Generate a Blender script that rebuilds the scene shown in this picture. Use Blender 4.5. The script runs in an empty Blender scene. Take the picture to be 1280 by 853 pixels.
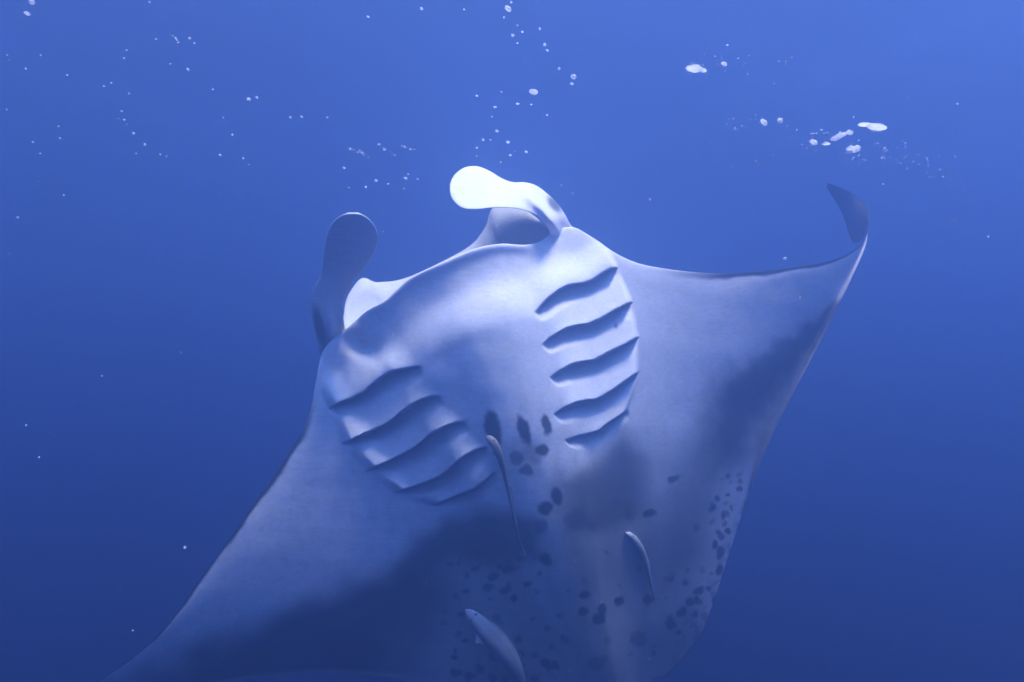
import bpy, math, random
import numpy as np
from mathutils import Vector

sc = bpy.context.scene
R = math.radians
random.seed(7)
rng = np.random.default_rng(11)

# ------------------------------------------------------------------ camera
FPX = 853.33                      # focal length in photograph pixels (24 mm on 36 mm)
PITCH = R(5.0)
CAM = np.array([0.0, 0.0, -2.15])  # sea level is z = 0
FWD = np.array([0.0, math.cos(PITCH), math.sin(PITCH)])
UPV = np.array([0.0, -math.sin(PITCH), math.cos(PITCH)])
cam_d = bpy.data.cameras.new('camera')
cam_d.lens = 24.0; cam_d.sensor_width = 36.0
cam_d.clip_start = 0.02; cam_d.clip_end = 500.0
cam = bpy.data.objects.new('camera', cam_d)
sc.collection.objects.link(cam)
cam.location = CAM
cam.rotation_euler = (R(90) + PITCH, 0, 0)
sc.camera = cam

# ------------------------------------------------------------------ sky and sun
SUN_ZENITH = R(26.0)              # direction of the light under water
SUN_AZ = R(150.0)                 # compass bearing the light comes from (0 = ahead of the camera, clockwise)
sun_dir = Vector((math.sin(SUN_ZENITH) * math.sin(SUN_AZ), math.sin(SUN_ZENITH) * math.cos(SUN_AZ), math.cos(SUN_ZENITH)))
w = bpy.data.worlds.new('World'); sc.world = w; w.use_nodes = True
nt = w.node_tree
sky = nt.nodes.new('ShaderNodeTexSky'); sky.sky_type = 'NISHITA'; sky.sun_disc = False
sky.sun_elevation = R(90) - SUN_ZENITH; sky.sun_rotation = SUN_AZ
bg = nt.nodes['Background']; bg.inputs['Strength'].default_value = 0.10
nt.links.new(sky.outputs['Color'], bg.inputs['Color'])
sun_d = bpy.data.lights.new('sun', 'SUN'); sun_d.energy = 5.0; sun_d.angle = R(12.0); sun_d.color = (1.0, 0.85, 0.71)
sun = bpy.data.objects.new('sun', sun_d); sc.collection.objects.link(sun)
sun.rotation_euler = sun_dir.to_track_quat('Z', 'Y').to_euler()

vs = sc.view_settings
vs.view_transform = 'Standard'; vs.look = 'None'; vs.gamma = 1.0; vs.use_curve_mapping = False
vs.exposure = 2.42
cy = sc.cycles
cy.max_bounces = 10; cy.volume_bounces = 2; cy.transparent_max_bounces = 8; cy.glossy_bounces = 3
cy.diffuse_bounces = 2
cy.use_denoising = True

# ------------------------------------------------------------------ helpers
col = sc.collection

def ray(px, py, D):
    """photograph pixel + metres ahead of the camera -> world points (n,3)"""
    px, py, D = np.broadcast_arrays(np.asarray(px, float), np.asarray(py, float), np.asarray(D, float))
    x = (px - 640.0) / FPX * D
    y = (426.5 - py) / FPX * D
    out = CAM + x[..., None] * np.array([1.0, 0, 0]) + y[..., None] * UPV + D[..., None] * FWD
    return out

def spline(keys, vals, q):
    """Catmull-Rom on uneven keys; vals (k,c)"""
    keys = np.asarray(keys, float); vals = np.asarray(vals, float); q = np.asarray(q, float)
    d = np.gradient(vals, keys, axis=0)
    i = np.clip(np.searchsorted(keys, q, side='right') - 1, 0, len(keys) - 2)
    h = (keys[i + 1] - keys[i]); t = ((q - keys[i]) / h)
    h = h[:, None]; t = t[:, None]
    return ((2*t**3 - 3*t**2 + 1) * vals[i] + (t**3 - 2*t**2 + t) * h * d[i]
            + (-2*t**3 + 3*t**2) * vals[i + 1] + (t**3 - t**2) * h * d[i + 1])

def smooth_interp(x, keys, vals):
    x = np.asarray(x, float)
    k = np.array(keys, float)
    return spline(k, np.array(vals, float)[:, None], np.clip(x.ravel(), k[0], k[-1]))[:, 0].reshape(x.shape)

def sstep(a, b, x):
    t = np.clip((x - a) / (b - a), 0, 1)
    return t * t * (3 - 2 * t)

def make_mesh(name, verts, faces, material, parent=None, colours=None, smooth=True):
    me = bpy.data.meshes.new(name)
    me.from_pydata([tuple(v) for v in verts], [], [tuple(int(i) for i in f) for f in faces])
    if smooth:
        me.polygons.foreach_set('use_smooth', [True] * len(me.polygons))
    if colours is not None:
        a = me.attributes.new('pigment', 'FLOAT_COLOR', 'POINT')
        c = np.ones((len(verts), 4), np.float32); c[:, :3] = np.asarray(colours)
        a.data.foreach_set('color', c.ravel())
    if material: me.materials.append(material)
    me.update()
    o = bpy.data.objects.new(name, me)
    col.objects.link(o)
    if parent: o.parent = parent
    return o

def empty(name, loc, label, cat, group=None):
    o = bpy.data.objects.new(name, None); col.objects.link(o)
    o.location = loc; o.empty_display_size = 0.1
    o['label'] = label; o['category'] = cat
    if group: o['group'] = group
    return o

def mat(name):
    m = bpy.data.materials.new(name); m.use_nodes = True
    return m, m.node_tree, m.node_tree.nodes['Principled BSDF']

# ------------------------------------------------------------------ materials
def skin_material(name, rough, bump, mottle):
    m, t, b = mat(name)
    at = t.nodes.new('ShaderNodeAttribute'); at.attribute_name = 'pigment'
    tc = t.nodes.new('ShaderNodeTexCoord')
    n1 = t.nodes.new('ShaderNodeTexNoise'); n1.inputs['Scale'].default_value = 14; n1.inputs['Detail'].default_value = 8; n1.inputs['Roughness'].default_value = 0.65
    n2 = t.nodes.new('ShaderNodeTexNoise'); n2.inputs['Scale'].default_value = 160; n2.inputs['Detail'].default_value = 3
    t.links.new(tc.outputs['Object'], n1.inputs['Vector']); t.links.new(tc.outputs['Object'], n2.inputs['Vector'])
    mr = t.nodes.new('ShaderNodeMapRange'); mr.inputs['From Min'].default_value = 0.3; mr.inputs['From Max'].default_value = 0.7
    mr.inputs['To Min'].default_value = 1 - mottle; mr.inputs['To Max'].default_value = 1.0
    t.links.new(n1.outputs['Fac'], mr.inputs['Value'])
    mx = t.nodes.new('ShaderNodeMix'); mx.data_type = 'RGBA'; mx.blend_type = 'MULTIPLY'; mx.inputs['Factor'].default_value = 1.0
    t.links.new(at.outputs['Color'], mx.inputs['A']); t.links.new(mr.outputs['Result'], mx.inputs['B'])
    t.links.new(mx.outputs['Result'], b.inputs['Base Color'])
    mp = t.nodes.new('ShaderNodeMapping'); mp.inputs['Rotation'].default_value = (0.3, 0.5, 0.9); mp.inputs['Scale'].default_value = (5.0, 60.0, 60.0)
    n3 = t.nodes.new('ShaderNodeTexNoise'); n3.inputs['Scale'].default_value = 2.2; n3.inputs['Detail'].default_value = 6; n3.inputs['Roughness'].default_value = 0.7
    t.links.new(tc.outputs['Object'], mp.inputs['Vector']); t.links.new(mp.outputs['Vector'], n3.inputs['Vector'])
    n4 = t.nodes.new('ShaderNodeTexNoise'); n4.inputs['Scale'].default_value = 330; n4.inputs['Detail'].default_value = 2
    t.links.new(tc.outputs['Object'], n4.inputs['Vector'])
    prev = mx.outputs['Result']
    for src, lo, hi, a0, a1 in ((n3, .36, .62, .86, 1.03), (n4, .3, .7, .80, 1.08)):
        r_ = t.nodes.new('ShaderNodeMapRange'); r_.inputs['From Min'].default_value = lo; r_.inputs['From Max'].default_value = hi
        r_.inputs['To Min'].default_value = a0; r_.inputs['To Max'].default_value = a1
        t.links.new(src.outputs['Fac'], r_.inputs['Value'])
        x_ = t.nodes.new('ShaderNodeMix'); x_.data_type = 'RGBA'; x_.blend_type = 'MULTIPLY'; x_.inputs['Factor'].default_value = 1.0
        t.links.new(prev, x_.inputs['A']); t.links.new(r_.outputs['Result'], x_.inputs['B']); prev = x_.outputs['Result']
    t.links.new(prev, b.inputs['Base Color'])
    b.inputs['Roughness'].default_value = rough
    b.inputs['IOR'].default_value = 1.15
    bp = t.nodes.new('ShaderNodeBump'); bp.inputs['Strength'].default_value = bump; bp.inputs['Distance'].default_value = 0.004
    t.links.new(n2.outputs['Fac'], bp.inputs['Height']); t.links.new(bp.outputs['Normal'], b.inputs['Normal'])
    return m

M_manta = skin_material('manta_skin', 0.6, 0.05, 0.05)
M_fish = skin_material('remora_skin', 0.4, 0.08, 0.3)

m = bpy.data.materials.new('glint_white'); m.use_nodes = True; t = m.node_tree; t.nodes.clear()
out = t.nodes.new('ShaderNodeOutputMaterial'); mix = t.nodes.new('ShaderNodeMixShader'); mix.inputs['Fac'].default_value = 0.75
df = t.nodes.new('ShaderNodeBsdfDiffuse'); df.inputs['Color'].default_value = (0.92, 0.92, 0.92, 1)
tl = t.nodes.new('ShaderNodeBsdfTranslucent'); tl.inputs['Color'].default_value = (0.95, 0.95, 0.95, 1)
t.links.new(df.outputs['BSDF'], mix.inputs[1]); t.links.new(tl.outputs['BSDF'], mix.inputs[2]); t.links.new(mix.outputs['Shader'], out.inputs['Surface'])
M_glint = m
m = bpy.data.materials.new('bubble_clear'); m.use_nodes = True; t = m.node_tree; t.nodes.clear()
out = t.nodes.new('ShaderNodeOutputMaterial'); mix = t.nodes.new('ShaderNodeMixShader'); mix.inputs['Fac'].default_value = 0.7
m2 = t.nodes.new('ShaderNodeMixShader'); m2.inputs['Fac'].default_value = 0.42
df = t.nodes.new('ShaderNodeBsdfDiffuse'); df.inputs['Color'].default_value = (0.92, 0.92, 0.92, 1)
tl = t.nodes.new('ShaderNodeBsdfTranslucent'); tl.inputs['Color'].default_value = (0.95, 0.95, 0.95, 1); tp_ = t.nodes.new('ShaderNodeBsdfTransparent')
t.links.new(df.outputs['BSDF'], mix.inputs[1]); t.links.new(tl.outputs['BSDF'], mix.inputs[2])
t.links.new(mix.outputs['Shader'], m2.inputs[1]); t.links.new(tp_.outputs['BSDF'], m2.inputs[2]); t.links.new(m2.outputs['Shader'], out.inputs['Surface'])
M_clear = m
m, t, b = mat('eye_black')
b.inputs['Base Color'].default_value = (0.01, 0.01, 0.012, 1); b.inputs['Roughness'].default_value = 0.15
M_eye = m

# sea surface: mirror beyond the critical angle, clear overhead
m = bpy.data.materials.new('sea_surface'); m.use_nodes = True; t = m.node_tree; t.nodes.clear()
out = t.nodes.new('ShaderNodeOutputMaterial'); mix = t.nodes.new('ShaderNodeMixShader')
fr = t.nodes.new('ShaderNodeFresnel'); fr.inputs['IOR'].default_value = 1.33
tr = t.nodes.new('ShaderNodeBsdfTransparent'); gl = t.nodes.new('ShaderNodeBsdfGlossy'); gl.inputs['Roughness'].default_value = 0.03
tc = t.nodes.new('ShaderNodeTexCoord'); no = t.nodes.new('ShaderNodeTexNoise'); no.inputs['Scale'].default_value = 5.0; no.inputs['Detail'].default_value = 4
bp = t.nodes.new('ShaderNodeBump'); bp.inputs['Strength'].default_value = 0.2; bp.inputs['Distance'].default_value = 0.05
t.links.new(tc.outputs['Object'], no.inputs['Vector']); t.links.new(no.outputs['Fac'], bp.inputs['Height'])
t.links.new(bp.outputs['Normal'], fr.inputs['Normal']); t.links.new(bp.outputs['Normal'], gl.inputs['Normal'])
t.links.new(fr.outputs['Fac'], mix.inputs['Fac']); t.links.new(tr.outputs['BSDF'], mix.inputs[1]); t.links.new(gl.outputs['BSDF'], mix.inputs[2])
t.links.new(mix.outputs['Shader'], out.inputs['Surface'])
M_sea = m

# ------------------------------------------------------------------ water surface
def water_surface():
    n = 261; half = 21.0
    g = np.linspace(-half, half, n)
    X, Y = np.meshgrid(g, g)
    Z = np.zeros_like(X)
    r = np.random.default_rng(3)
    for k in range(22):
        a = r.normal(0.9, 0.7); lam = r.uniform(0.7, 4.5); amp = 0.0048 * lam ** 0.9
        Z += amp * np.sin((X * math.cos(a) + Y * math.sin(a)) * 2 * math.pi / lam + r.uniform(0, 6.28))
    V = np.stack([X, Y, Z], -1).reshape(-1, 3)
    i = np.arange(n * n).reshape(n, n)
    F = np.stack([i[:-1, :-1], i[:-1, 1:], i[1:, 1:], i[1:, :-1]], -1).reshape(-1, 4)
    o = make_mesh('water_surface', V, F, M_sea)
    o['kind'] = 'structure'; o['label'] = 'rippled underside of the sea surface above the ray'
    return o
water_surface()

# ------------------------------------------------------------------ manta ray
# outline of the belly side: u-key, leading edge (px, py, D), trailing edge (px, py, D)
OUT = [
 (0.0,   (2, 926, 2.22), (8, 936, 2.22)),
 (1.0,   (60, 892, 2.21), (95, 905, 2.215)),
 (2.0,   (120, 853, 2.2), (190, 872, 2.21)),
 (3.0,   (163, 824, 2.19), (270, 854, 2.205)),
 (4.0,   (208, 783, 2.18), (345, 844, 2.205)),
 (5.0,   (252, 722, 2.17), (430, 842, 2.21)),
 (6.0,   (302, 652, 2.16), (520, 853, 2.22)),
 (7.0,   (350, 584, 2.155), (600, 880, 2.235)),
 (8.0,   (384, 526, 2.15), (670, 910, 2.255)),
 (9.0,   (395, 476, 2.14),  (715, 925, 2.28)),
 (10.0,  (402, 443, 2.15),  (738, 930, 2.30)),
 (10.8,  (416, 424, 2.14),  (745, 930, 2.31)),
 (11.2,  (431, 412, 2.13),  (748, 930, 2.31)),
 (11.6,  (444, 401, 2.12),  (750, 929, 2.31)),
 (12.0,  (455, 391, 2.10),  (752, 928, 2.31)),
 (13.0,  (482, 375, 2.06),  (757, 926, 2.31)),
 (14.0,  (512, 348, 2.03),  (761, 924, 2.31)),
 (15.0,  (556, 327, 2.00),  (765, 922, 2.31)),
 (16.0,  (594, 311, 2.00),  (769, 919, 2.31)),
 (17.0,  (626, 305, 2.02),  (773, 915, 2.31)),
 (18.0,  (658, 306, 2.06),  (777, 910, 2.31)),
 (18.6,  (675, 302, 2.09),  (780, 906, 2.31)),
 (19.2,  (692, 290, 2.13),  (783, 901, 2.31)),
 (20.0,  (714, 284, 2.16),  (788, 892, 2.31)),
 (21.0,  (742, 298, 2.19),  (794, 878, 2.31)),
 (22.0,  (770, 317, 2.22),  (803, 864, 2.31)),
 (23.0,  (800, 330, 2.25),  (818, 851, 2.31)),
 (24.0,  (845, 338, 2.29),  (836, 842, 2.32)),
 (25.0,  (893, 342, 2.32),  (872, 800, 2.32)),
 (26.0,  (940, 340, 2.34),  (893, 750, 2.33)),
 (27.0,  (985, 335, 2.36),  (909, 700, 2.34)),
 (28.0,  (1025, 329, 2.38), (926, 648, 2.35)),
 (29.0,  (1052, 321, 2.41), (946, 590, 2.36)),
 (30.0,  (1071, 310, 2.44), (966, 543, 2.37)),
 (31.0,  (1080, 300, 2.47), (988, 498, 2.39)),
 (32.0,  (1085, 290, 2.50), (1038, 402, 2.43)),
 (33.0,  (1087, 275, 2.55), (1083, 304, 2.51)),
 (34.0,  (1081, 256, 2.61), (1066, 303, 2.60)),
 (35.0,  (1062, 240, 2.66), (1052, 266, 2.66)),
 (36.0,  (1035, 229, 2.70), (1033, 234, 2.70)),
]
UPJ = [  # upper jaw edge
 (10.8, (416, 424, 2.14)), (11.2, (428, 400, 2.17)), (11.6, (433, 374, 2.20)), (12.0, (446, 353, 2.23)),
 (13.0, (472, 353, 2.26)), (14.0, (503, 349, 2.28)), (15.0, (545, 331, 2.29)), (16.0, (588, 307, 2.29)),
 (17.0, (606, 285, 2.28)), (18.0, (622, 258, 2.26)), (18.6, (655, 262, 2.20)), (19.2, (692, 290, 2.13))]

GILL_R = [
 [(668,392),(675,384),(685,373),(697,363),(708,357),(718,355),(730,354),(740,351),(752,343),(762,337),(772,334)],
 [(678,432),(687,423),(697,416),(708,410),(719,407),(728,406),(735,405),(750,399),(769,388),(790,377)],
 [(687,473),(700,463),(715,455),(728,452),(737,451),(744,450),(760,441),(783,430),(798,421)],
 [(692,519),(706,509),(720,503),(734,500),(744,500),(752,496),(766,488),(781,477),(798,465)],
 [(706,551),(723,545),(737,542),(748,539),(759,530),(773,521),(784,513)]]
GILL_L = [
 [(411,511),(425,503),(440,498),(455,490),(463,482),(475,472),(487,465),(500,462),(515,459),(526,458)],
 [(428,555),(445,547),(460,540),(475,534),(488,527),(500,516),(512,507),(525,500),(540,495),(552,495)],
 [(458,589),(470,583),(485,577),(505,567),(520,558),(530,549),(540,541),(556,533),(570,528),(584,527)],
 [(493,616),(515,609),(535,602),(550,595),(560,588),(570,578),(580,570),(595,562),(610,558)],
 [(540,632),(560,624),(575,618),(592,611),(605,601),(620,588)]]

E1 = np.array([0.903, -0.43]); E2 = np.array([0.43, 0.903])   # along a gill slit, and tailwards across it

def gills(px, py, slits, side):
    """metres towards the viewer: overlapping flaps that rise tailwards and drop into each slit"""
    a = px * E1[0] + py * E1[1]; b_ = px * E2[0] + py * E2[1]
    cur = []
    for s in slits:
        s = np.array(s, float)
        ca = s @ E1; cb = s @ E2; o = np.argsort(ca)
        cur.append((ca[o], cb[o]))
    disp = np.zeros_like(px); dark = np.zeros_like(px)
    n = len(cur)
    for i in range(n):
        ca, cb = cur[i]
        a0, a1 = ca[0], ca[-1]
        h1 = np.interp(a, ca, cb)
        if i == 0:
            h0 = h1 - 46.0; p0, p1 = a0, a1
        else:
            pa, pb = cur[i - 1]
            h0 = np.interp(a, pa, pb)
            h0 = np.minimum(h0, h1 - 12)
            p0, p1 = pa[0], pa[-1]
        phi = (b_ - h0) / (h1 - h0)
        # the flap's two ends run from the ends of the slit before to the ends of this one
        lo = p0 + (a0 - p0) * np.clip(phi, 0, 1); hi = p1 + (a1 - p1) * np.clip(phi, 0, 1)
        if side > 0: win = sstep(0, 46, a - lo) * sstep(-1.0, 5.0, hi - a)
        else:        win = sstep(0, 46, hi - a) * sstep(-2.0, 14.0, a - lo)
        inside = (phi > 0) & (phi <= 1)
        H = 0.043 if side > 0 else 0.036
        if i == n - 1: H *= 0.7
        if i == 0:
            rise = sstep(0.0, 1.0, phi) ** 1.1
            base = 0.0
        else:
            rise = np.clip(phi, 0, 1) ** 1.15
            base = -0.012 * (1 - sstep(0.0, 0.5, phi))
            wide = sstep(0, 16, (a - lo)) * sstep(0, 8, hi - a) if side > 0 else sstep(0, 16, hi - a) * sstep(0, 8, a - lo)
            base = base * wide
        disp = np.where(inside, H * rise * win + base, disp)
        if i == n - 1:                      # shallow trough after the last slit
            q = (b_ - h1) / 14.0
            sel = (phi > 1) & (q < 1)
            disp = np.where(sel, -0.010 * (1 - sstep(0, 1, q)) * win, disp)
    return disp

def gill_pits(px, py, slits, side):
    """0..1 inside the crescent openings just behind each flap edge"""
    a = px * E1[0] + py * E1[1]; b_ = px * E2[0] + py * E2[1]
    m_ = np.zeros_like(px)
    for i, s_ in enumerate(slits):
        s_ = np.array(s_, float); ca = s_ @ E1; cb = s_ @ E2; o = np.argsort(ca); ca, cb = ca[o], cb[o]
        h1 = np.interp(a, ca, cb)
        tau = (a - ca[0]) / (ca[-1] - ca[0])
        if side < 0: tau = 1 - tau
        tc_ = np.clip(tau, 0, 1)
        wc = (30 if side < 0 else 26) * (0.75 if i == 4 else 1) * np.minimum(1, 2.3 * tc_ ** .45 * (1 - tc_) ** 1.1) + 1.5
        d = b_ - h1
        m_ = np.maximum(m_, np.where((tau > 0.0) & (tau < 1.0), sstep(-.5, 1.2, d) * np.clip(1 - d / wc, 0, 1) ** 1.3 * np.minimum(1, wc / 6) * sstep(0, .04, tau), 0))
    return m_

def noise2(px, py, scale, seed, octaves=3):
    r = np.random.default_rng(seed); out = np.zeros_like(px); amp = 1.0
    for o in range(octaves):
        for k in range(5):
            th = r.uniform(0, 6.283); f = (2 * math.pi / scale) * (2 ** o) * r.uniform(0.7, 1.4)
            out += amp * np.sin((px * math.cos(th) + py * math.sin(th)) * f + r.uniform(0, 6.283)) / 5 ** 0.5
        amp *= 0.55
    return out

AX0 = np.array([575.0, 330.0]); AXD = np.array([190.0, 590.0]); AXD /= np.linalg.norm(AXD)
def axis_coords(px, py):
    dx, dy = px - AX0[0], py - AX0[1]
    return dx * AXD[0] + dy * AXD[1], dx * AXD[1] - dy * AXD[0]

SPOTS = [ # px, py, rx, ry, tilt degrees, strength
 (616,535,11,24,-12,.9),(655,538,8,21,-18,.9),(683,531,7,14,-12,.85),(678,563,9,8,0,.8),(646,573,10,10,0,.6),(658,588,9,7,0,.75),
 (665,568,16,14,0,.35),(696,621,7,13,-8,.9),(682,636,10,11,-20,.9),(676,658,9,9,0,.6),(682,700,9,7,20,.9),(720,650,16,14,0,.5),(741,657,8,7,0,.7),
 (786,646,6,5,0,.6),(841,599,8,5,-20,.85),(812,642,9,5,-20,.9),(770,628,6,5,0,.4),
 (910,595,4,4,0,.7),(889,634,4,7,15,.7),(904,644,3,6,0,.7),(870,660,5,5,0,.6),(910,664,4,5,0,.8),(901,671,4,5,0,.7),(894,682,5,6,20,.8),(901,691,5,8,5,.85),
 (899,712,4,7,0,.85),(879,712,4,4,0,.4),(908,630,4,3,0,.4),(905,655,3,4,0,.6),
 (594,711,6,5,0,.8),(617,721,7,6,0,.7),(635,711,7,6,0,.8),(610,734,7,5,0,.7),(631,738,8,5,-15,.75),(642,748,5,4,0,.9),(659,730,5,4,0,.8),
 (651,697,7,6,0,.7),(583,739,5,4,0,.8),(731,744,7,6,0,.9),(729,765,7,6,0,.85),(752,762,6,9,15,.9),(749,774,8,8,0,.9),(774,752,6,8,0,.95),(810,749,6,6,30,.9),
 (798,711,4,6,20,.7),(839,723,4,6,25,.8),(856,730,5,4,0,.85),(873,739,6,5,0,.8),(862,752,5,7,10,.9),(871,751,4,6,20,.8),(852,766,6,8,20,.9),(838,780,6,9,10,.95),
 (848,791,4,4,0,.85),(885,737,4,4,0,.8),(893,750,3,5,30,.7),(682,829,7,6,0,.95),(694,832,6,6,0,.95),(646,801,5,5,0,.8),(651,817,5,4,0,.9),(616,821,6,6,0,.7),(601,836,6,6,0,.7),
 (568,842,6,6,0,.7),(586,846,6,6,0,.7),(616,848,6,5,0,.7),(630,849,6,5,0,.7),(642,846,6,6,0,.7),(668,849,7,5,0,.8),(620,772,6,5,0,.6),(798,799,11,10,0,.5),
 (745,830,12,10,0,.5),(554,779,5,4,0,.5),(573,793,5,5,0,.5),(557,765,5,4,0,.4),(769,407,1.8,4,-15,.6),(700,770,5,4,0,.5),(706,800,6,5,0,.5),(760,800,6,5,0,.4)]

_r = random.Random(21)
for _k in range(34):
    SPOTS.append((_r.uniform(560, 690), _r.uniform(690, 852), _r.uniform(2, 5), _r.uniform(2, 4.5), _r.uniform(-40, 40), _r.uniform(.4, .85)))
for _k in range(30):
    _y = _r.uniform(590, 790); _e = np.interp(_y, [590, 650, 700, 750, 790], [940, 920, 904, 888, 872])
    SPOTS.append((_e - abs(_r.gauss(0, 1)) * 24 - 6, _y, _r.uniform(1.6, 4.2), _r.uniform(1.8, 5), _r.uniform(-10, 40), _r.uniform(.4, .9)))
for _k in range(14):
    SPOTS.append((_r.uniform(700, 850), _r.uniform(690, 850), _r.uniform(2, 4), _r.uniform(2, 5), _r.uniform(-40, 40), _r.uniform(.3, .7)))

def ell(px, py, cx, cy, rx, ry, tilt):
    c, s = math.cos(R(tilt)), math.sin(R(tilt))
    dx, dy = px - cx, py - cy
    x = dx * c + dy * s; y = -dx * s + dy * c
    return np.sqrt((x / rx) ** 2 + (y / ry) ** 2)

def polydist(px, py, pts):
    d = np.full_like(px, 1e9); tt = np.zeros_like(px)
    for k in range(len(pts) - 1):
        ax, ay = pts[k]; bx, by = pts[k + 1]
        vx, vy = bx - ax, by - ay; L = vx * vx + vy * vy
        t_ = np.clip(((px - ax) * vx + (py - ay) * vy) / L, 0, 1)
        dd = np.hypot(px - ax - t_ * vx, py - ay - t_ * vy)
        better = dd < d; tt = np.where(better, k + t_, tt); d = np.minimum(d, dd)
    return d, tt

def polysoft(px, py, pts, soft):
    # 1 well inside a closed outline, 0 well outside, soft across it
    pts = list(pts)
    d, _ = polydist(px, py, pts + [pts[0]])
    ins = np.zeros(px.shape, bool)
    for k in range(len(pts)):
        (ax, ay), (bx, by) = pts[k], pts[(k + 1) % len(pts)]
        if ay == by: continue
        ins ^= ((ay > py) != (by > py)) & (px < (bx - ax) * (py - ay) / (by - ay) + ax)
    return sstep(-soft, soft, np.where(ins, d, -d))

def belly_pigment(px, py, u, v):
    wx = px + 5 * noise2(px, py, 110, 1, 2) ; wy = py + 5 * noise2(px, py, 110, 2, 2)
    fx = px + 0.9 * noise2(px, py, 22, 5, 2) ; fy = py + 0.9 * noise2(px, py, 22, 6, 2)
    keep = np.ones_like(px)
    def dk(f): nonlocal keep; keep = keep * (1 - np.clip(f, 0, 1))
    # grey wedge along the rear of the right wing
    fz = 2.2 * noise2(px, py, 34, 41, 3)
    dk(.90 * polysoft(px + fz, py + fz, [(1042,386),(985,430),(929,457),(893,477),(884,530),(892,592),(925,582),(955,530),(1000,464),(1024,424)], 27))
    d, tt = polydist(px, py + fz, [(1056,374),(1020,412),(975,452),(930,496)])
    dk(.75 * (1 - sstep(.3, 1.3, d / np.interp(tt, [0, 1, 2, 3], [7, 15, 22, 26]))))
    dk(.50 * polysoft(wx, wy, [(893,500),(930,560),(905,600),(880,680),(850,700),(845,620),(865,540)], 26))
    # dark rear of the left wing: everything tailwards of a soft line
    line = np.interp(wx, [60,200,300,400,480,540,600,660,700], [880,822,775,728,702,672,655,665,720])
    fade = sstep(690, 500, wx)
    dk(0.98 * sstep(-18, 42, wy - line) * fade * (1 - 0.35 * sstep(0.93, 1.0, v)) * (1 - 0.45 * sstep(60, 170, wy - line) * sstep(420, 560, wx)))
    # blotches behind the gills
    dk(.84 * polysoft(wx, wy, [(783,545),(803,566),(806,600),(806,648),(768,662),(740,668),(712,666),(703,641),(700,604),(739,588),(762,566)], 19))
    dk(.38 * polysoft(wx, wy, [(690,600),(740,570),(800,545),(880,560),(905,620),(880,700),(830,760),(740,770),(690,720)], 40))
    dk(.88 * polysoft(wx, wy, [(548,645),(585,634),(625,636),(672,645),(684,667),(679,704),(630,712),(574,705),(500,720),(520,670)], 18))
    dk(.35 * (1 - sstep(.4, 1.3, ell(wx, wy, 655, 572, 30, 30, 0))))
    dk(.40 * (1 - sstep(.4, 1.4, ell(wx, wy, 760, 700, 60, 40, 0))))
    dk(.40 * (1 - sstep(.4, 1.4, ell(wx, wy, 830, 690, 40, 60, 0))))
    dk(.66 * sstep(560, 820, wy) * sstep(540, 660, wx) * (1 - .35 * sstep(860, 900, wx)))  # light falling off towards the tail, painted in as darker skin
    for (cx, cy, rx, ry, ti, s) in SPOTS:
        box = (np.abs(px - cx) < 40) & (np.abs(py - cy) < 40)
        e = ell(fx[box], fy[box], cx, cy, rx, ry, ti)
        k = keep[box]; keep[box] = k * (1 - min(1, s * 1.12) * (1 - sstep(.68, 1.2, e)))
    # dark rims where the black of the back wraps round the edge
    rag = np.clip(1 + 0.16 * noise2(px, py, 70, 9, 4), .6, 1.6)
    lead = np.hypot(0, 0)
    dk(1.0 * (1 - sstep(.008, .020, v * rag)) * (sstep(22.8, 25.5, u)))
    dk(1.0 * (1 - sstep(.006, .022, v * rag)) * sstep(8.8, 7.6, u))
    dk(.8 * (1 - sstep(.002, .008, (1 - v) * rag)) * sstep(30, 27, u))
    dk(.8 * sstep(33.0, 33.6, u))
    edge = sstep(.80, .97, v) * sstep(23.5, 25, u) * sstep(30.5, 28.5, u)
    dk(.55 * edge * sstep(.1, .9, noise2(px, py, 17, 31, 3) + .4 * noise2(px, py, 60, 32, 2)))
    dk(.10 * sstep(.0, 1.4, noise2(px, py, 22, 33, 4)) * sstep(430, 600, py))
    dk(.05 * sstep(-.2, 1.6, noise2(px, py, 30, 34, 4)))
    white = np.array([0.80, 0.78, 0.76]); black = np.array([0.03, 0.032, 0.038])
    return black + (white - black) * keep[:, None]

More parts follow.
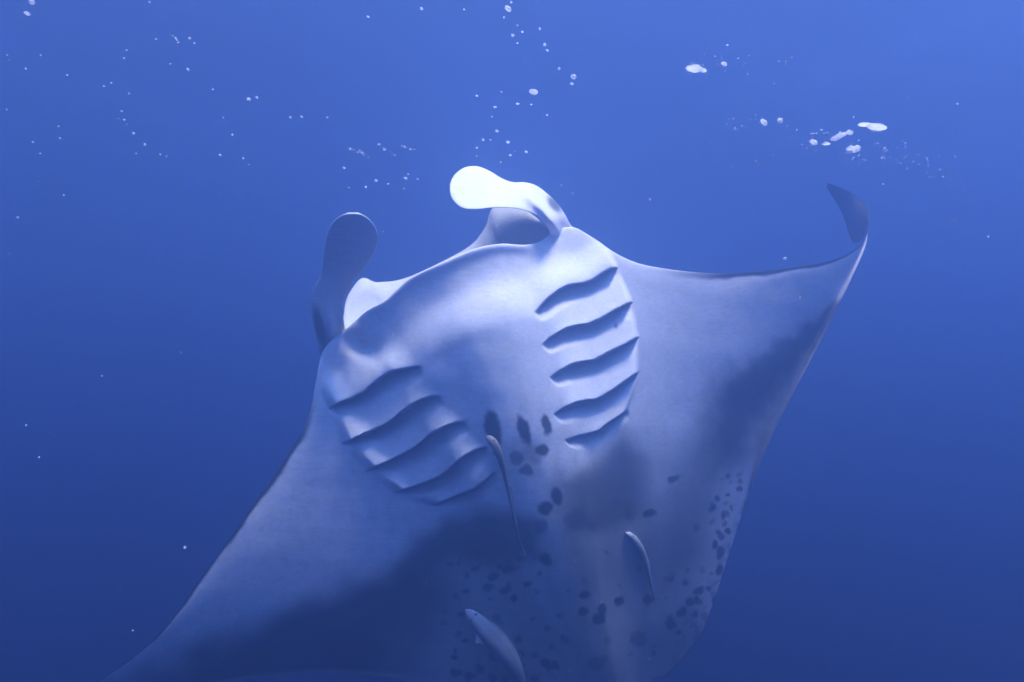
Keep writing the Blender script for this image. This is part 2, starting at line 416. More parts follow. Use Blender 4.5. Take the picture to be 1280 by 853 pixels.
def build_manta():
    keys = [o[0] for o in OUT]
    Lk = [o[1] for o in OUT]
    Tk = [(x, y, d + float(np.interp(k, [0, 4, 8, 11, 19, 24, 28, 31], [0, .18, .16, .12, .12, .18, .20, .05]))) for k, _, (x, y, d) in OUT]   # the rear of the body hangs back
    # u samples spread by length along the outline
    fine = np.linspace(0, 36, 6000)
    Lf = spline(keys, Lk, fine); Tf = spline(keys, Tk, fine)
    step = 0.75 * np.hypot(*np.diff(Lf[:, :2], axis=0).T) + 0.25 * np.hypot(*np.diff(Tf[:, :2], axis=0).T)
    cum = np.concatenate([[0], np.cumsum(step + 0.02)]); cum /= cum[-1]
    NU = 820
    u = np.interp(np.linspace(0, 1, NU), cum, fine)
    for key in (10.8, 19.2): u[np.argmin(abs(u - key))] = key
    L = spline(keys, Lk, u); T = spline(keys, Tk, u)
    inm = (u >= 10.8) & (u <= 19.2)
    A = L.copy(); A[inm] = spline([k for k, _ in UPJ], [p for _, p in UPJ], u[inm])
    A[np.isclose(u, 10.8)] = L[np.isclose(u, 10.8)]; A[np.isclose(u, 19.2)] = L[np.isclose(u, 19.2)]
    NV = 470
    v = np.linspace(0, 1, NV) ** 1.15
    def sheet(front, vv):
        UU, VV = np.meshgrid(u, vv, indexing='ij')
        P = front[:, None, :] * (1 - VV[..., None]) + T[:, None, :] * VV[..., None]
        return UU, VV, P
    UU, VV, P = sheet(L, v)
    px, py, D = P[..., 0], P[..., 1], P[..., 2].copy()
    # tail-side perspective is already in D; body fullness toward the viewer
    s, r = axis_coords(px, py)
    half = smooth_interp(s, [-60, 40, 180, 320, 480, 620], [165, 185, 205, 195, 165, 130])
    body = np.cos(np.clip(np.abs(r) / (1.28 * half), 0, 1) * math.pi / 2) ** 2
    amp = smooth_interp(s, [-60, 0, 60, 160, 320, 480, 620], [.03, .04, .055, .07, .08, .055, .02])
    front = sstep(0.0, 0.16, VV); rear = 1 - sstep(0.85, 1.0, VV)
    D -= amp * body * front * rear
    droop = smooth_interp(UU, [0, 4, 8, 12, 19, 24, 28, 31, 36], [0, .06, .16, .24, .26, .28, .16, 0, 0])
    D += droop * VV ** 2.2
    # wing section
    wing = smooth_interp(UU, [0, 3, 7, 10, 20, 24, 28, 32, 36], [.004, .02, .05, .06, .06, .05, .03, .012, .003])
    prof = np.sqrt(np.clip(VV, 0, 1)) * (1 - VV) * 2.6
    D -= wing * 0.5 * prof
    # soft camber: outer wings sag between the edges
    D += smooth_interp(UU, [0, 4, 8, 10, 20, 24, 28, 31, 33, 36], [0, .03, .03, 0, 0, .03, .06, .05, 0, 0]) * np.sin(np.pi * VV) 
    # hollow under the lower lip and by the corners of the mouth
    jaw = sstep(11.6, 13.0, UU) * sstep(19.4, 17.5, UU)
    dist = np.hypot(px - L[:, None, 0], py - L[:, None, 1])
    D -= 0.013 * jaw * np.exp(-(dist / 10.0) ** 2)
    D += 0.014 * jaw * np.exp(-((dist - 46) / 26.0) ** 2)
    D += 0.030 * np.exp(-(ell(px, py, 452, 433, 20, 13, 20)) ** 2)
    D += 0.008 * np.exp(-(ell(px, py, 667, 322, 17, 20, 20)) ** 2)
    D += 0.010 * np.exp(-(ell(px, py, 425, 470, 8, 30, 10)) ** 2)
    # low folds and muscle relief
    D -= 0.0010 * noise2(px, py, 120, 21) * sstep(0, .05, VV) * sstep(1, .9, VV)
    g = gills(px, py, GILL_R, 1) + gills(px, py, GILL_L, -1)
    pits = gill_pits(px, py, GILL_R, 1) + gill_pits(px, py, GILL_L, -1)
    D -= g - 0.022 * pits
    # scalloped rear edge
    vent = ray(px, py, D)
    cols_v = belly_pigment(px.ravel(), py.ravel(), UU.ravel(), VV.ravel()) * (1 - .66 * np.clip(pits.ravel(), 0, 1))[:, None]   # dark gill tissue, plus painted shade fading out below each flap edge
    # back (dorsal) sheet
    NW = 70
    vv = np.linspace(0, 1, NW) ** 1.6
    UD, VD, PD = sheet(A, vv)
    pxd, pyd, Dd = PD[..., 0], PD[..., 1], PD[..., 2].copy()
    sd, rd = axis_coords(pxd, pyd)
    halfd = smooth_interp(sd, [-60, 40, 180, 320, 480, 620], [165, 185, 205, 195, 165, 130])
    bodyd = np.cos(np.clip(np.abs(rd) / (1.28 * halfd), 0, 1) * math.pi / 2) ** 2
    ampd = smooth_interp(sd, [-90, 0, 60, 160, 320, 480, 620], [.05, .10, .16, .22, .22, .14, .05])
    Dd += ampd * bodyd * sstep(0, .2, VD) * (1 - sstep(.8, 1, VD))
    wd = smooth_interp(UD, [0, 3, 7, 10, 20, 24, 28, 32, 36], [.004, .02, .05, .06, .06, .05, .03, .012, .003])
    Dd += (wd * 0.5 + 0.004) * np.sqrt(VD) * (1 - VD) * 2.6 + 0.004 * np.sin(np.pi * VD)
    Dd += smooth_interp(UD, [0, 4, 8, 10, 20, 24, 28, 31, 33, 36], [0, .03, .03, 0, 0, .03, .06, .05, 0, 0]) * np.sin(np.pi * VD)
    Dd += smooth_interp(UD, [0, 4, 8, 12, 19, 24, 28, 31, 36], [0, .06, .16, .24, .26, .28, .16, 0, 0]) * VD ** 2.2
    dors = ray(pxd, pyd, Dd)
    # shrink towards nothing: the two sheets share both edges except round the mouth
    verts = []; colours = []; faces = []
    nv = NU * NV
    verts.append(vent.reshape(-1, 3)); colours.append(cols_v)
    iv = np.arange(nv).reshape(NU, NV)
    F = np.stack([iv[:-1, :-1], iv[:-1, 1:], iv[1:, 1:], iv[1:, :-1]], -1).reshape(-1, 4); faces.append(F)
    idd = np.full((NU, NW), -1); nxt = nv
    mid = np.arange(NU * (NW - 2)).reshape(NU, NW - 2) + nxt
    idd[:, 1:-1] = mid; nxt += mid.size
    verts.append(dors[:, 1:-1].reshape(-1, 3))
    cd = np.tile(np.array([0.03, 0.033, 0.04]), (mid.size, 1))
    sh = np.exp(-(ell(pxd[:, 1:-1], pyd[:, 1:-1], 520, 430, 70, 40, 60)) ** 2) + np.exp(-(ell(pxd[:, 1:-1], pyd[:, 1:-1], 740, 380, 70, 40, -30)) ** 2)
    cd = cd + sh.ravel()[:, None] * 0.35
    colours.append(cd)
    idd[:, -1] = iv[:, -1]
    ismouth = (u > 10.8 + 1e-6) & (u < 19.2 - 1e-6)
    idd[~ismouth, 0] = iv[~ismouth, 0]
    k = int(ismouth.sum()); idd[ismouth, 0] = np.arange(k) + nxt; nxt += k
    verts.append(dors[ismouth, 0]); colours.append(np.tile(np.array([0.62, 0.62, 0.62]), (k, 1)))
    F = np.stack([idd[:-1, :-1], idd[1:, :-1], idd[1:, 1:], idd[:-1, 1:]], -1).reshape(-1, 4); faces.append(F)
    # mouth cavity between the lower lip (belly sheet) and the upper jaw
    mi = np.where((u >= 10.8 - 1e-6) & (u <= 19.2 + 1e-6))[0]
    NC = 34
    wv = np.linspace(0, 1, NC)
    Bp = vent[mi, 0]; Ap = dors[mi, 0]
    inward = ray(T[mi, 0], T[mi, 1], T[mi, 2]) - ray(L[mi, 0], L[mi, 1], L[mi, 2])
    inward /= np.linalg.norm(inward, axis=1)[:, None]
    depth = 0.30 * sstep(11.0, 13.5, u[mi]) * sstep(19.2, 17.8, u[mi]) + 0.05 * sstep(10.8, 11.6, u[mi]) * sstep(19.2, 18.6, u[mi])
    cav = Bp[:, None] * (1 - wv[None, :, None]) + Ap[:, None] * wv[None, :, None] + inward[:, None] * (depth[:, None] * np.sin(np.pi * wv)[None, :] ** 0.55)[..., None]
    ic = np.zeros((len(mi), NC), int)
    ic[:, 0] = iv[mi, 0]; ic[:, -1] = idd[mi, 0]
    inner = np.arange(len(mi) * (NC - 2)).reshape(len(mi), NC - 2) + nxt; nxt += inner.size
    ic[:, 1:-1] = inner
    verts.append(cav[:, 1:-1].reshape(-1, 3)); colours.append(np.repeat(np.repeat(np.interp(u[mi], [11, 13, 15, 19], [.72, .62, .3, .22])[:, None], NC - 2, 1).reshape(-1, 1), 3, 1))  # lit left corner and shaded right side painted into the cavity colour
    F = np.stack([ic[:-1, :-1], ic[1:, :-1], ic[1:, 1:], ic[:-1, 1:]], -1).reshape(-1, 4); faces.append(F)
    # tips
    faces_tip = []
    for end in (0, NU - 1):
        pass

    # ---- cephalic lobes: lofts of (edge a, edge b) stations
    def lobe(st, thick, ridge, paint):
        nonlocal nxt
        st = np.array(st, float)           # ax ay aD bx by bD
        q = np.linspace(0, len(st) - 1, 90)
        S = spline(np.arange(len(st)), st, q)
        rd_ = np.interp(q, np.arange(len(st)), ridge[0]); ra = np.interp(q, np.arange(len(st)), ridge[1])
        NP = 30
        w_ = 0.5 - 0.5 * np.cos(np.linspace(0, np.pi, NP))          # a -> b, denser at the edges
        ax = S[:, None, :3] * (1 - w_[None, :, None]) + S[:, None, 3:] * w_[None, :, None]
        fade = np.sqrt(np.clip(1 - ((q - q[-1] + 0.6) / 0.6).clip(0, 1) ** 2, 0.02, 1))[:, None]
        crease = ra[:, None] * np.exp(-((w_[None, :] - rd_[:, None]) / 0.22) ** 2)
        half_t = thick * np.sqrt(np.clip(4 * w_ * (1 - w_), 0, 1))[None, :] * fade
        front_ = ray(ax[..., 0], ax[..., 1], ax[..., 2] - half_t - crease)
        back_ = ray(ax[..., 0], ax[..., 1], ax[..., 2] + half_t - crease)
        ring = np.concatenate([front_, back_[:, -2:0:-1]], 1)
        n, mloop = ring.shape[:2]
        base = nxt; ids = np.arange(n * mloop).reshape(n, mloop) + base; nxt += n * mloop
        verts.append(ring.reshape(-1, 3))
        cpx = np.concatenate([ax[..., 0], ax[:, -2:0:-1, 0]], 1); cpy = np.concatenate([ax[..., 1], ax[:, -2:0:-1, 1]], 1)
        isback = np.concatenate([np.zeros((n, NP)), np.ones((n, NP - 2))], 1)
        wr = np.concatenate([np.tile(w_, (n, 1)), np.tile(w_[-2:0:-1], (n, 1))], 1)
        lit_rim = np.maximum(1 - sstep(.0, .03, np.minimum(wr, 1 - wr)), sstep(q[-1] - .10, q[-1], q)[:, None] * np.ones_like(wr)) * sstep(.35, .6, q / q[-1])[:, None]  # sunlit edge of the lobe, painted in as a pale rim
        colours.append(np.maximum(paint(cpx.ravel(), cpy.ravel(), isback.ravel()), .85 * lit_rim.ravel()[:, None]))
        nx = np.roll(ids, -1, axis=1)
        faces.append(np.stack([ids[:-1], nx[:-1], nx[1:], ids[1:]], -1).reshape(-1, 4))
        faces.append(ids[-1][None, :]); faces.append(ids[0][::-1][None, :])

    def paint_left(x, y, back):
        base = np.full_like(x, 0.60)
        base = base * (1 - .85 * (1 - sstep(.5, 1.2, ell(x, y, 399, 408, 7, 30, -12))))
        base = np.where(back > .5, 0.2, base)
        return np.repeat(base[:, None], 3, 1)
    def paint_right(x, y, back):
        base = np.full_like(x, 0.74)
        base = base * (1 - .8 * (1 - sstep(.4, 1.2, ell(x, y, 693, 256, 7, 15, -40))))
        base = np.where(back > .5, 0.3, base)
        return np.repeat(base[:, None], 3, 1)
    left = [(404,470,2.26, 440,440,2.24),(399,440,2.20, 434,422,2.18),(394,415,2.14, 430,403,2.12),(389,392,2.11, 429,386,2.10),(388,372,2.09, 433,368,2.09),
            (394,357,2.07, 441,353,2.07),(402,343,2.05, 450,343,2.05),(404,325,2.01, 461,328,2.01),(406,308,1.975, 469,314,1.975),
            (409,294,1.94, 472,299,1.94),(414,281,1.91, 469,284,1.91),(424,271,1.885, 459,272,1.885),(435,266,1.875, 448,266,1.875)]
    lobe(left, 0.008, ([.5] * 13, [.02, .02, .02, .015, .01, .008, .005, 0, 0, 0, 0, 0, 0]), paint_left)
    right = [(752,312,2.32, 694,325,2.26),(728,292,2.26, 690,306,2.19),(714,282,2.20, 688,293,2.12),(706,268,2.16, 682,281,2.06),(697,255,2.15, 672,271,2.04),
             (685,243,2.14, 660,265,2.02),(670,232,2.12, 645,261,2.00),(655,228,2.11, 630,260,1.99),(641,228,2.10, 617,260,1.98),
             (627,223,2.10, 606,261,1.97),(612,214,2.10, 594,262,1.965),(596,208,2.10, 580,261,1.965),(580,210,2.09, 570,255,1.97),(568,219,2.07, 564,247,1.99),(562,230,2.04, 562,238,2.01)]
    lobe(right, 0.014, ([.7, .7, .7, .68, .62, .55, .4, .2, .1, 0, 0, 0, 0, 0, 0], [.02, .03, .03, .03, .03, .03, .02, .01, 0, 0, 0, 0, 0, 0, 0]), paint_right)

    # ---- whip tail
    q = np.linspace(0, 1, 40)
    ctr = ray(np.interp(q, [0, .2, 1], [764, 772, 800]), np.interp(q, [0, .2, 1], [880, 930, 1180]), 2.36 + 0.25 * q)
    rad = 0.035 * (1 - q) ** 1.3 + 0.004
    ang = np.linspace(0, 2 * np.pi, 13)[:-1]
    ring = ctr[:, None] + rad[:, None, None] * (np.cos(ang)[None, :, None] * np.array([1.0, 0, 0]) + np.sin(ang)[None, :, None] * FWD)
    ids = np.arange(40 * 12).reshape(40, 12) + nxt; nxt += 480
    verts.append(ring.reshape(-1, 3)); colours.append(np.full((480, 3), 0.06))
    nx = np.roll(ids, -1, axis=1)
    faces.append(np.stack([ids[:-1], ids[1:], nx[1:], nx[:-1]], -1).reshape(-1, 4)); faces.append(ids[-1][None, :])

    V = np.concatenate(verts); C = np.concatenate(colours)
    base = ray(650, 500, 2.2)
    root = empty('manta_ray', base, 'large manta ray rearing up, white spotted belly and open mouth towards the viewer', 'manta ray')
    Fl = []
    for f in faces: Fl.extend(f.tolist())
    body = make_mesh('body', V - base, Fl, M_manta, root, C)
    # eyes on the outer sides of the head, behind the lobes
    for (x, y, d) in ((408, 452, 2.27), (745, 312, 2.33)):
        bx = ray(x, y, d) - base
        sv, sf = uv_ball(0.022, 12, 8)
        make_mesh('eye', sv + bx, sf, M_eye, root)
    return root, vent, px, py

def uv_ball(r, n, m_, sx=1, sy=1, sz=1):
    V = [(0, 0, r * sz)]
    for j in range(1, m_):
        ph = math.pi * j / m_
        for i in range(n):
            th = 2 * math.pi * i / n
            V.append((r * sx * math.sin(ph) * math.cos(th), r * sy * math.sin(ph) * math.sin(th), r * sz * math.cos(ph)))
    V.append((0, 0, -r * sz))
    F = [(0, 1 + i, 1 + (i + 1) % n) for i in range(n)]
    for j in range(m_ - 2):
        a = 1 + j * n; b2 = a + n
        F += [(a + i, b2 + i, b2 + (i + 1) % n, a + (i + 1) % n) for i in range(n)]
    last = len(V) - 1; a = 1 + (m_ - 2) * n
    F += [(last, a + (i + 1) % n, a + i) for i in range(n)]
    return np.array(V), F

manta, VENT, VPX, VPY = build_manta()

# ------------------------------------------------------------------ remoras
def belly_depth(x, y):
    d2 = (VPX - x) ** 2 + (VPY - y) ** 2
    k = np.unravel_index(np.argmin(d2), d2.shape)
    return float((VENT[k] - CAM) @ FWD)

def remora(label, pts, widths, lift, tone, stripe, fins):
    """pts: snout to tail in pixels; widths: full body depth in pixels"""
    n = len(pts); keys = np.linspace(0, 1, n)
    P3 = np.array([ray(x, y, belly_depth(x, y) - lf) for (x, y), lf in zip(pts, lift)])
    q = np.linspace(0, 1, 48)
    C = spline(keys, P3, q)
    Dm = float(np.mean((P3 - CAM) @ FWD))
    wd = np.interp(q, keys, widths) / FPX * Dm / 2
    wd = wd * np.sqrt(np.clip(q / 0.06, 0.05, 1))
    tan = np.gradient(C, axis=0); tan /= np.linalg.norm(tan, axis=1)[:, None]
    view = C - CAM; view /= np.linalg.norm(view, axis=1)[:, None]
    side = np.cross(tan, view); side /= np.linalg.norm(side, axis=1)[:, None]
    nor = np.cross(side, tan)
    NA = 20; ang = np.linspace(0, 2 * np.pi, NA + 1)[:-1]
    ring = C[:, None] + wd[:, None, None] * (np.cos(ang)[None, :, None] * side[:, None] + 0.78 * np.sin(ang)[None, :, None] * nor[:, None])
    base = C[24]
    ids = np.arange(48 * NA).reshape(48, NA); nx = np.roll(ids, -1, axis=1)
    F = np.stack([ids[:-1], nx[:-1], nx[1:], ids[1:]], -1).reshape(-1, 4).tolist() + [ids[0][::-1].tolist(), ids[-1].tolist()]
    ca = np.cos(ang)[None, :] * np.ones((48, 1))
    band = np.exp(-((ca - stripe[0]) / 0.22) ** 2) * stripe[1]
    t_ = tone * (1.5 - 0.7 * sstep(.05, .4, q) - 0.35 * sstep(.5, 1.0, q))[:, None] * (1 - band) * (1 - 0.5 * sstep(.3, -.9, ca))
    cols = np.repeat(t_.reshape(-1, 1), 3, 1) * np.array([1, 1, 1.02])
    root = empty('remora', base, label, 'fish')
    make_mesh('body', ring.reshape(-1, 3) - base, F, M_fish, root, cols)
    def fin(name, i0, i1, sgn, h, sweep, shade, dirv=None):
        i0 = int(i0 * 47); i1 = int(i1 * 47)
        d = (side[i0] * sgn) if dirv is None else dirv[0] * side[i0] + dirv[1] * nor[i0]
        root_a = C[i0] + d * wd[i0] * .8; root_b = C[i1] + d * wd[i1] * .8
        tip_a = root_a + d * h + tan[i0] * sweep; tip_b = root_b + d * h * .45 + tan[i1] * sweep * .6
        th = np.cross(tip_a - root_a, root_b - root_a); th = th / np.linalg.norm(th) * 0.0012
        quad = []
        for s_ in (1, -1):
            for a_ in np.linspace(0, 1, 6):
                e0 = root_a * (1 - a_) + root_b * a_; e1 = tip_a * (1 - a_) + tip_b * a_ + tan[i0] * 0.004 * math.sin(a_ * 9)
                quad += [e0 + th * s_, (e0 + e1) / 2 + th * s_ * .7, e1 + th * s_ * .2]
        quad = np.array(quad) - base
        f = []
        for s_ in (0, 1):
            for a_ in range(5):
                for b2 in range(2):
                    k = s_ * 18 + a_ * 3 + b2
                    f.append((k, k + 1, k + 4, k + 3) if s_ == 0 else (k, k + 3, k + 4, k + 1))
        loop = [0, 1, 2, 5, 8, 11, 14, 17, 16, 15, 12, 9, 6, 3]
        for a_ in range(len(loop)):
            x0, x1 = loop[a_], loop[(a_ + 1) % len(loop)]
            f.append((x1, x0, x0 + 18, x1 + 18))
        make_mesh(name, quad, f, M_fish, root, np.full((len(quad), 3), shade), smooth=False)
    for fa in fins: fin(*fa)
    for sg in (1, -1):
        sv, sf = uv_ball(wd[6] * .16 + .0008, 10, 6)
        make_mesh('eye', sv + (C[6] + side[6] * wd[6] * .55 * sg - nor[6] * wd[6] * .62 * np.sign((nor[6] @ view[6]))) - base, sf, M_eye, root)
    return root

remora('slim pale remora clinging over the gill slits, its thin tail trailing down',
       [(608,545),(616,553),(624,568),(630,588),(636,615),(642,645),(649,675),(656,697)], [7, 10.5, 10, 7, 4.2, 3, 2.4, 2],
       [.012, .02, .022, .022, .02, .02, .02, .02], 0.19, (.15, .45),
       [('tail_fin', .94, .995, 1, .008, .015, .25), ('tail_fin', .94, .995, -1, .008, .015, .25), ('dorsal_fin', .55, .78, 1, .006, .01, .25), ('pectoral_fin', .2, .27, -1, .012, .018, .35)])
remora('small silvery remora curved like a sickle beside a dark belly spot',
       [(782,666),(791,673),(800,686),(807,702),(812,722),(816,740),(818,750)], [6, 9, 10, 7.5, 4.5, 3, 2.6],
       [.008, .013, .016, .016, .014, .014, .014], 0.5, (-.4, .3),
       [('tail_fin', .93, .99, 1, .008, .012, .25), ('tail_fin', .93, .99, -1, .008, .012, .25), ('dorsal_fin', .55, .78, 1, .005, .01, .25), ('pectoral_fin', .22, .3, 1, .010, .014, .35)])
remora('stout grey remora with a pointed white snout low on the belly',
       [(581,762),(592,772),(604,784),(618,798),(632,816),(643,834),(651,850),(657,862)], [7, 16, 23, 28, 27, 20, 11, 7],
       [.02, .03, .035, .04, .04, .04, .04, .04], 0.56, (.25, .3),
       [('tail_fin', .94, .995, 1, .025, .04, .2), ('tail_fin', .94, .995, -1, .025, .04, .2), ('dorsal_fin', .6, .86, 1, .015, .03, .22), ('anal_fin', .6, .86, -1, .012, .03, .22), ('pectoral_fin', .26, .35, -1, .030, .028, .6)])

# ------------------------------------------------------------------ bubbles, and surface glints built of foam
bub_v, bub_f = uv_ball(1.0, 10, 7)
bub_me = bpy.data.meshes.new('air_bubble')
bub_me.from_pydata([tuple(x) for x in bub_v], [], bub_f); bub_me.polygons.foreach_set('use_smooth', [True] * len(bub_me.polygons))
bub_me.materials.append(M_clear)

def bubble(px, py, wpx, D, label, group, tilt=12, asp=0.6):
    o = bpy.data.objects.new('air_bubble', bub_me); col.objects.link(o)
    o.location = ray(px, py, D)
    rr = wpx / FPX * D / 2 * .92
    o.scale = (rr, rr * 0.8, rr * asp)
    o.rotation_euler = (PITCH, R(tilt), 0)
    o['label'] = label; o['category'] = 'bubble'; o['group'] = group
    return o

ORD = ['first', 'second', 'third', 'fourth', 'fifth', 'sixth', 'seventh', 'eighth', 'ninth', 'tenth', 'eleventh', 'twelfth', 'thirteenth', 'fourteenth', 'fifteenth']
def string_of(spots, where, group, near, far, by=1, tilt=(0, 25)):
    spots = sorted(spots, key=lambda p: p[by])
    start = 'from the top' if by == 1 else 'from the left'
    for k, (x, y, sz) in enumerate(spots):
        bubble(x, y, sz, random.uniform(near, far), '%s white bubble %s %s' % (ORD[k], start, where), group, random.uniform(*tilt), random.uniform(.5, .75))
string_of([(158,63,3),(155,73,3),(161,117,3),(152,139,3),(155,150,4),(167,167,4),(181,181,4),(170,192,3),(200,193,3),(208,196,2.5)], 'in the long string at upper left', 'bubble string at the upper left', 1.9, 2.6)
string_of([(130,108,3),(139,104,3),(84,94,3),(73,158,2.5),(75,173,3),(41,178,3),(50,192,3),(8,137,3),(9,69,2.5)], 'among loose specks by the left edge', 'loose specks by the left edge', 1.9, 2.6)
string_of([(235,87,4.5),(213,80,2.5),(237,48,4),(243,54,3),(195,49,3),(266,112,3),(187,3,3)], 'around the faint glint wisp', 'specks around the foam wisp', 1.9, 2.4)
string_of([(275,194,4),(304,198,3),(311,206,2.5)], 'in the short row left of the dim lobe', 'short bubble row', 2.0, 2.3, 0)
bubble(311, 124, 6, 2.2, 'left of two close white bubbles left of the glinting streaks', 'bubble pair'); bubble(321, 122, 4.5, 2.2, 'right of two close white bubbles left of the glinting streaks', 'bubble pair')
string_of([(630,22,3.5),(639,3,4),(647,32,3),(653,40,4),(641,44,5),(647,54,3),(675,36,4),(681,56,5),(684,63,4),(699,86,4)], 'in the upper trail above the bright lobe', 'bubbles above the bright lobe', 1.8, 2.4, 1, (10, 45))
string_of([(596,120,4),(627,115,3),(619,134,4.5),(615,146,3),(647,130,5),(664,131,3),(684,144,3.5),(621,164,5),(604,175,4),(613,175,3),(635,178,5.5),(596,185,4),(658,190,5),(638,194,4),(626,203,3)], 'in the lower trail just over the bright lobe', 'bubbles above the bright lobe', 1.8, 2.4, 1, (5, 40))
string_of([(460,21,4),(527,11,5),(580,12,3)], 'in the wide-spaced row at the top edge', 'bubble row at the top edge', 1.8, 2.3, 0)
bubble(635, 11, 11, 2.1, 'large oval white bubble at the top of the trail above the lobe', 'bubbles above the bright lobe', 35, .55)
bubble(717, 96, 8, 2.1, 'round white bubble with a smaller one just under it', 'bubbles above the bright lobe', 15, .8)
bubble(715, 105, 6, 2.1, 'small oval bubble just under a larger round one', 'bubbles above the bright lobe', 20, .5)
bubble(667, 115, 13, 2.1, 'fuzzy flattened white bubble in the middle of the trail', 'bubbles above the bright lobe', 10, .5)
bubble(40, 3, 8, 2.1, 'bright bubble at the top edge near the left corner', 'bubbles in the top left corner', 0, .8)
bubble(34, 17, 9, 2.1, 'flat bright bubble close under another in the left corner', 'bubbles in the top left corner', 15, .5)
string_of([(363,147,4),(377,146,4),(409,147,3)], 'in the row left of the glinting streaks', 'bubble row by the foam streaks', 2.0, 2.4, 0)
string_of([(470,226,5),(507,223,6),(510,218,3),(522,224,3),(457,234,4),(436,235,3),(430,210,4),(485,230,3),(505,236,2.5)], 'between glinting streaks and the dim lobe', 'flecks by the dim lobe', 2.0, 2.4, 0)
for (x, y, sz, lb) in [(22,272,4,'lone pale speck at the left edge, level with the dim lobe'), (12,318,2.5,'lowest lone speck at the left edge'),
                       (981,323,5,'lone pale speck just above the right wing front edge'), (1197,130,3,'lone faint speck nearest the upper right corner')]:
    bubble(x, y, sz, 2.3, lb, 'lone specks', 0, .6)

def foam(name, label, blobs, D, fill=1.0):  # white blobs added to stand in for glints on the sea surface
    """a glint or ripple of the surface built as froth: many tiny bubbles packed together as one thing"""
    V = []; F = []
    c0 = ray(blobs[0][0], blobs[0][1], D)
    k = D / FPX
    ball, bf = uv_ball(1.0, 7, 5)
    for (x, y, sx, sy, tilt) in blobs:
        n = int(max(6, fill * (sx * sy) * 0.30))
        if fill >= 1:
            v_, f_ = uv_ball(1.0, 14, 9)
            c, s = math.cos(R(-tilt)), math.sin(R(-tilt))
            tp = np.sqrt(np.clip(1 - v_[:, 0] ** 2, 0, 1))
            jit = 1 + 0.16 * np.sin(v_[:, 0] * 6 + x) + 0.12 * np.sin(v_[:, 0] * 11 + y)
            lx = v_[:, 0] * sx * .48 * k; lz = v_[:, 2] * (.25 + .75 * tp) * sy * .38 * k * jit; ly = v_[:, 1] * sx * .35 * k
            P = np.stack([lx * c - lz * s, ly, lx * s + lz * c], -1) + ray(x, y, D) - c0
            b0 = len(V); V.extend(P.tolist()); F.extend([tuple(i + b0 for i in f) for f in f_])
        c, s = math.cos(R(-tilt)), math.sin(R(-tilt))
        for q in range(n):
            rr = math.sqrt(random.random()); th = random.uniform(0, 2 * math.pi)
            lx = rr * math.cos(th) * sx / 2; lz = rr * math.sin(th) * sy / 2
            size = random.uniform(0.35, 0.95) * (1.25 - 0.6 * rr) * min(1.0, sy / 5 + .35)
            cen = np.array([(lx * c - lz * s) * k, random.uniform(-.4, .4) * sx * k, (lx * s + lz * c) * k]) + ray(x, y, D) - c0
            b0 = len(V)
            V.extend((ball * np.array([size * 1.35, size, size * .8]) * k + cen).tolist())
            F.extend([tuple(i_ + b0 for i_ in f) for f in bf])
    o = make_mesh(name, V, F, M_glint if fill >= 1 else M_clear)
    o.location = c0
    o['label'] = label; o['category'] = 'foam'; o['group'] = 'surface glints built of foam'
    return o

foam('foam_glint', 'brightest lens-shaped white glint built of foam high above the right wing', [(868,86,22,9,8), (878,88,12,5,10)], 1.9)
foam('foam_glint', 'tiny pale glint built of foam just right of the brightest one', [(905,80,8,5,25)], 1.9)
foam('foam_glint', 'left of two slanted glints built of foam above the right wing', [(955,153,11,7,45)], 1.9)
foam('foam_glint', 'right of two slanted glints built of foam above the right wing', [(975,151,8,8,40)], 1.9)
foam('foam_glint', 'long thin bright glint built of foam at the far right', [(1096,159,26,5.5,12), (1081,156,18,2.5,4)], 1.9)
foam('foam_glint', 'small oval glint built of foam left of the ragged clump', [(1017,178,11,8,30)], 1.9)
foam('foam_glint', 'ragged white glint clump built of foam left of the wing tip', [(1049,170,14,8,-20), (1043,174,10,6,0), (1062,166,9,6,35), (1055,168,8,6,-10)], 1.9)
foam('foam_glint', 'thin glint scrap built of foam between the clump and the oval fleck', [(1033,180,10,4,5)], 1.9)
foam('foam_glint', 'frayed glint clump built of foam lying lowest in the right cluster', [(1066,187,17,9,10), (1072,184,8,5,20), (1062,190,9,5,0)], 1.9)
foam('foam_glint', 'pale glint dot built of foam right of the frayed clump', [(1096,180,6,4,0)], 1.9, 0.35)
foam('foam_glint', 'faint glint dot built of foam under the long bright streak', [(1103,197,8,3,-8)], 1.9, 0.35)
foam('foam_glint', 'flat lone glint sliver built of foam right of the curled wing tip', [(1188,277,16,3,4)], 1.9, 0.35)
foam('glint_streak', 'wispy white glint smear built of foam left of the glinting streaks', [(447,189,16,7,15), (455,194,12,4,30), (438,186,8,4,0)], 1.9, 0.35)
foam('glint_streak', 'slanting glint thread built of foam in the middle of the glinting streaks', [(480,186,12,5,35), (490,192,12,4,30), (475,182,9,4,40)], 1.9, 0.35)
foam('glint_streak', 'faint thin glint streak built of foam right of the slanting thread', [(505,184,14,3,12), (515,187,10,3,5)], 1.9, 0.35)
foam('glint_streak', 'faint glint wisp built of foam high at the upper left', [(221,50,9,5,50), (217,46,5,3,40)], 1.9, 0.35)

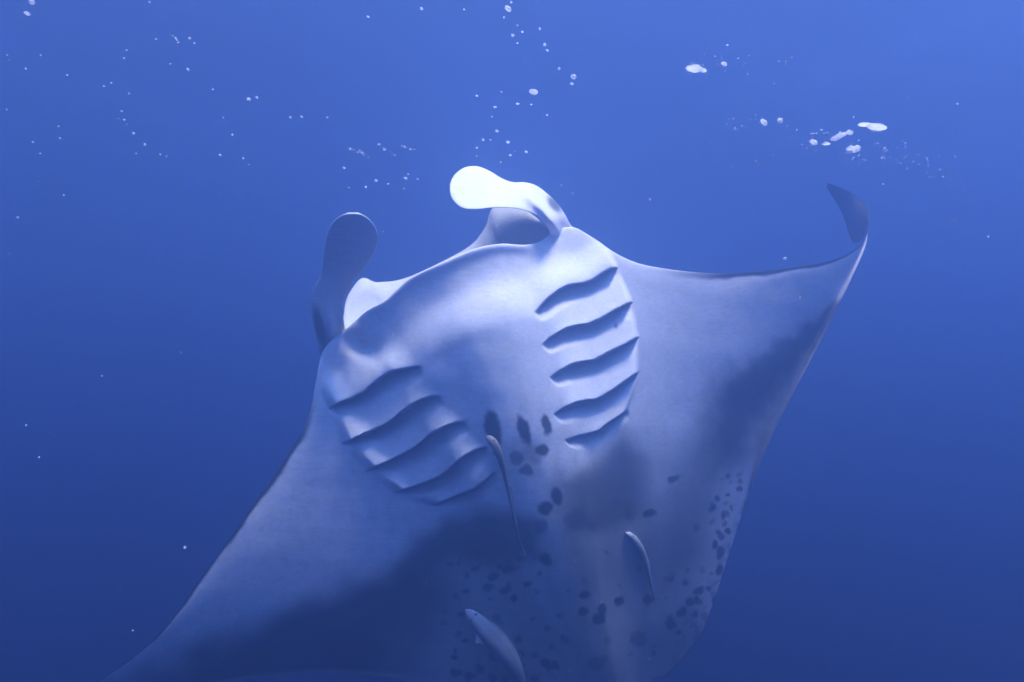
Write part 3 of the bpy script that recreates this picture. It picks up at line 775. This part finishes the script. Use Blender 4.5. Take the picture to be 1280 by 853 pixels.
froth = foam('glint_streak', 'long faint surface ripple built of froth, trailing down at the far right', [(1130,192,60,8,18), (1165,212,60,10,30), (1200,232,44,8,38)], 2.2, 0.16); froth['kind'] = 'stuff'  # sparse froth added to stand in for faint surface ripples, here and below
froth = foam('glint_streak', 'thin pale surface ripple built of froth around the right glint cluster', [(1010,172,80,16,14), (1075,190,80,18,12)], 2.2, 0.10); froth['kind'] = 'stuff'
froth = foam('glint_streak', 'faint ripple band built of froth behind the brightest glint', [(905,74,90,9,3), (985,74,50,6,6)], 2.2, 0.12); froth['kind'] = 'stuff'
froth = foam('glint_streak', 'faint ripple trail built of froth left of the slanted glints', [(925,156,50,8,8)], 2.2, 0.16); froth['kind'] = 'stuff'

def marine_snow():
    r = np.random.default_rng(5); n = 7500
    ball, bf = uv_ball(1.0, 5, 3)
    P = np.stack([r.uniform(-3.2, 3.2, n), r.uniform(0.7, 4.6, n), r.uniform(-3.9, -0.1, n)], -1)
    size = 0.0006 + 0.0014 * r.random(n) ** 5
    keep = np.ones(n, bool)
    V = (P[:, None] + ball[None] * (size[:, None] * np.array([1, 1, 1]))[:, None]).reshape(-1, 3)
    F = [tuple(i + q * len(ball) for i in f) for q in range(n) for f in bf]
    o = make_mesh('plankton', V, F, M_clear)
    o['kind'] = 'stuff'; o['label'] = 'fine pale plankton specks drifting all through the water'
marine_snow()

# ------------------------------------------------------------------ the water itself
m = bpy.data.materials.new('sea_water'); m.use_nodes = True; t = m.node_tree; t.nodes.clear()
out = t.nodes.new('ShaderNodeOutputMaterial'); pv = t.nodes.new('ShaderNodeVolumePrincipled')
pv.inputs['Color'].default_value = (0.158, 0.275, 0.57, 1)
pv.inputs['Absorption Color'].default_value = (0.07, 0.13, 0.48, 1)
pv.inputs['Density'].default_value = 0.56
pv.inputs['Anisotropy'].default_value = 0.76
t.links.new(pv.outputs['Volume'], out.inputs['Volume'])
X0, X1, Y0, Y1, Z0, Z1 = -22, 22, -22, 22, -24, 0.6
V = [(x, y, z) for z in (Z0, Z1) for y in (Y0, Y1) for x in (X0, X1)]
F = [(0, 2, 3, 1), (4, 5, 7, 6), (0, 1, 5, 4), (2, 6, 7, 3), (0, 4, 6, 2), (1, 3, 7, 5)]
hz = make_mesh('haze', V, F, m, smooth=False)
hz['kind'] = 'stuff'; hz['label'] = 'hazy blue sea water filling the scene'
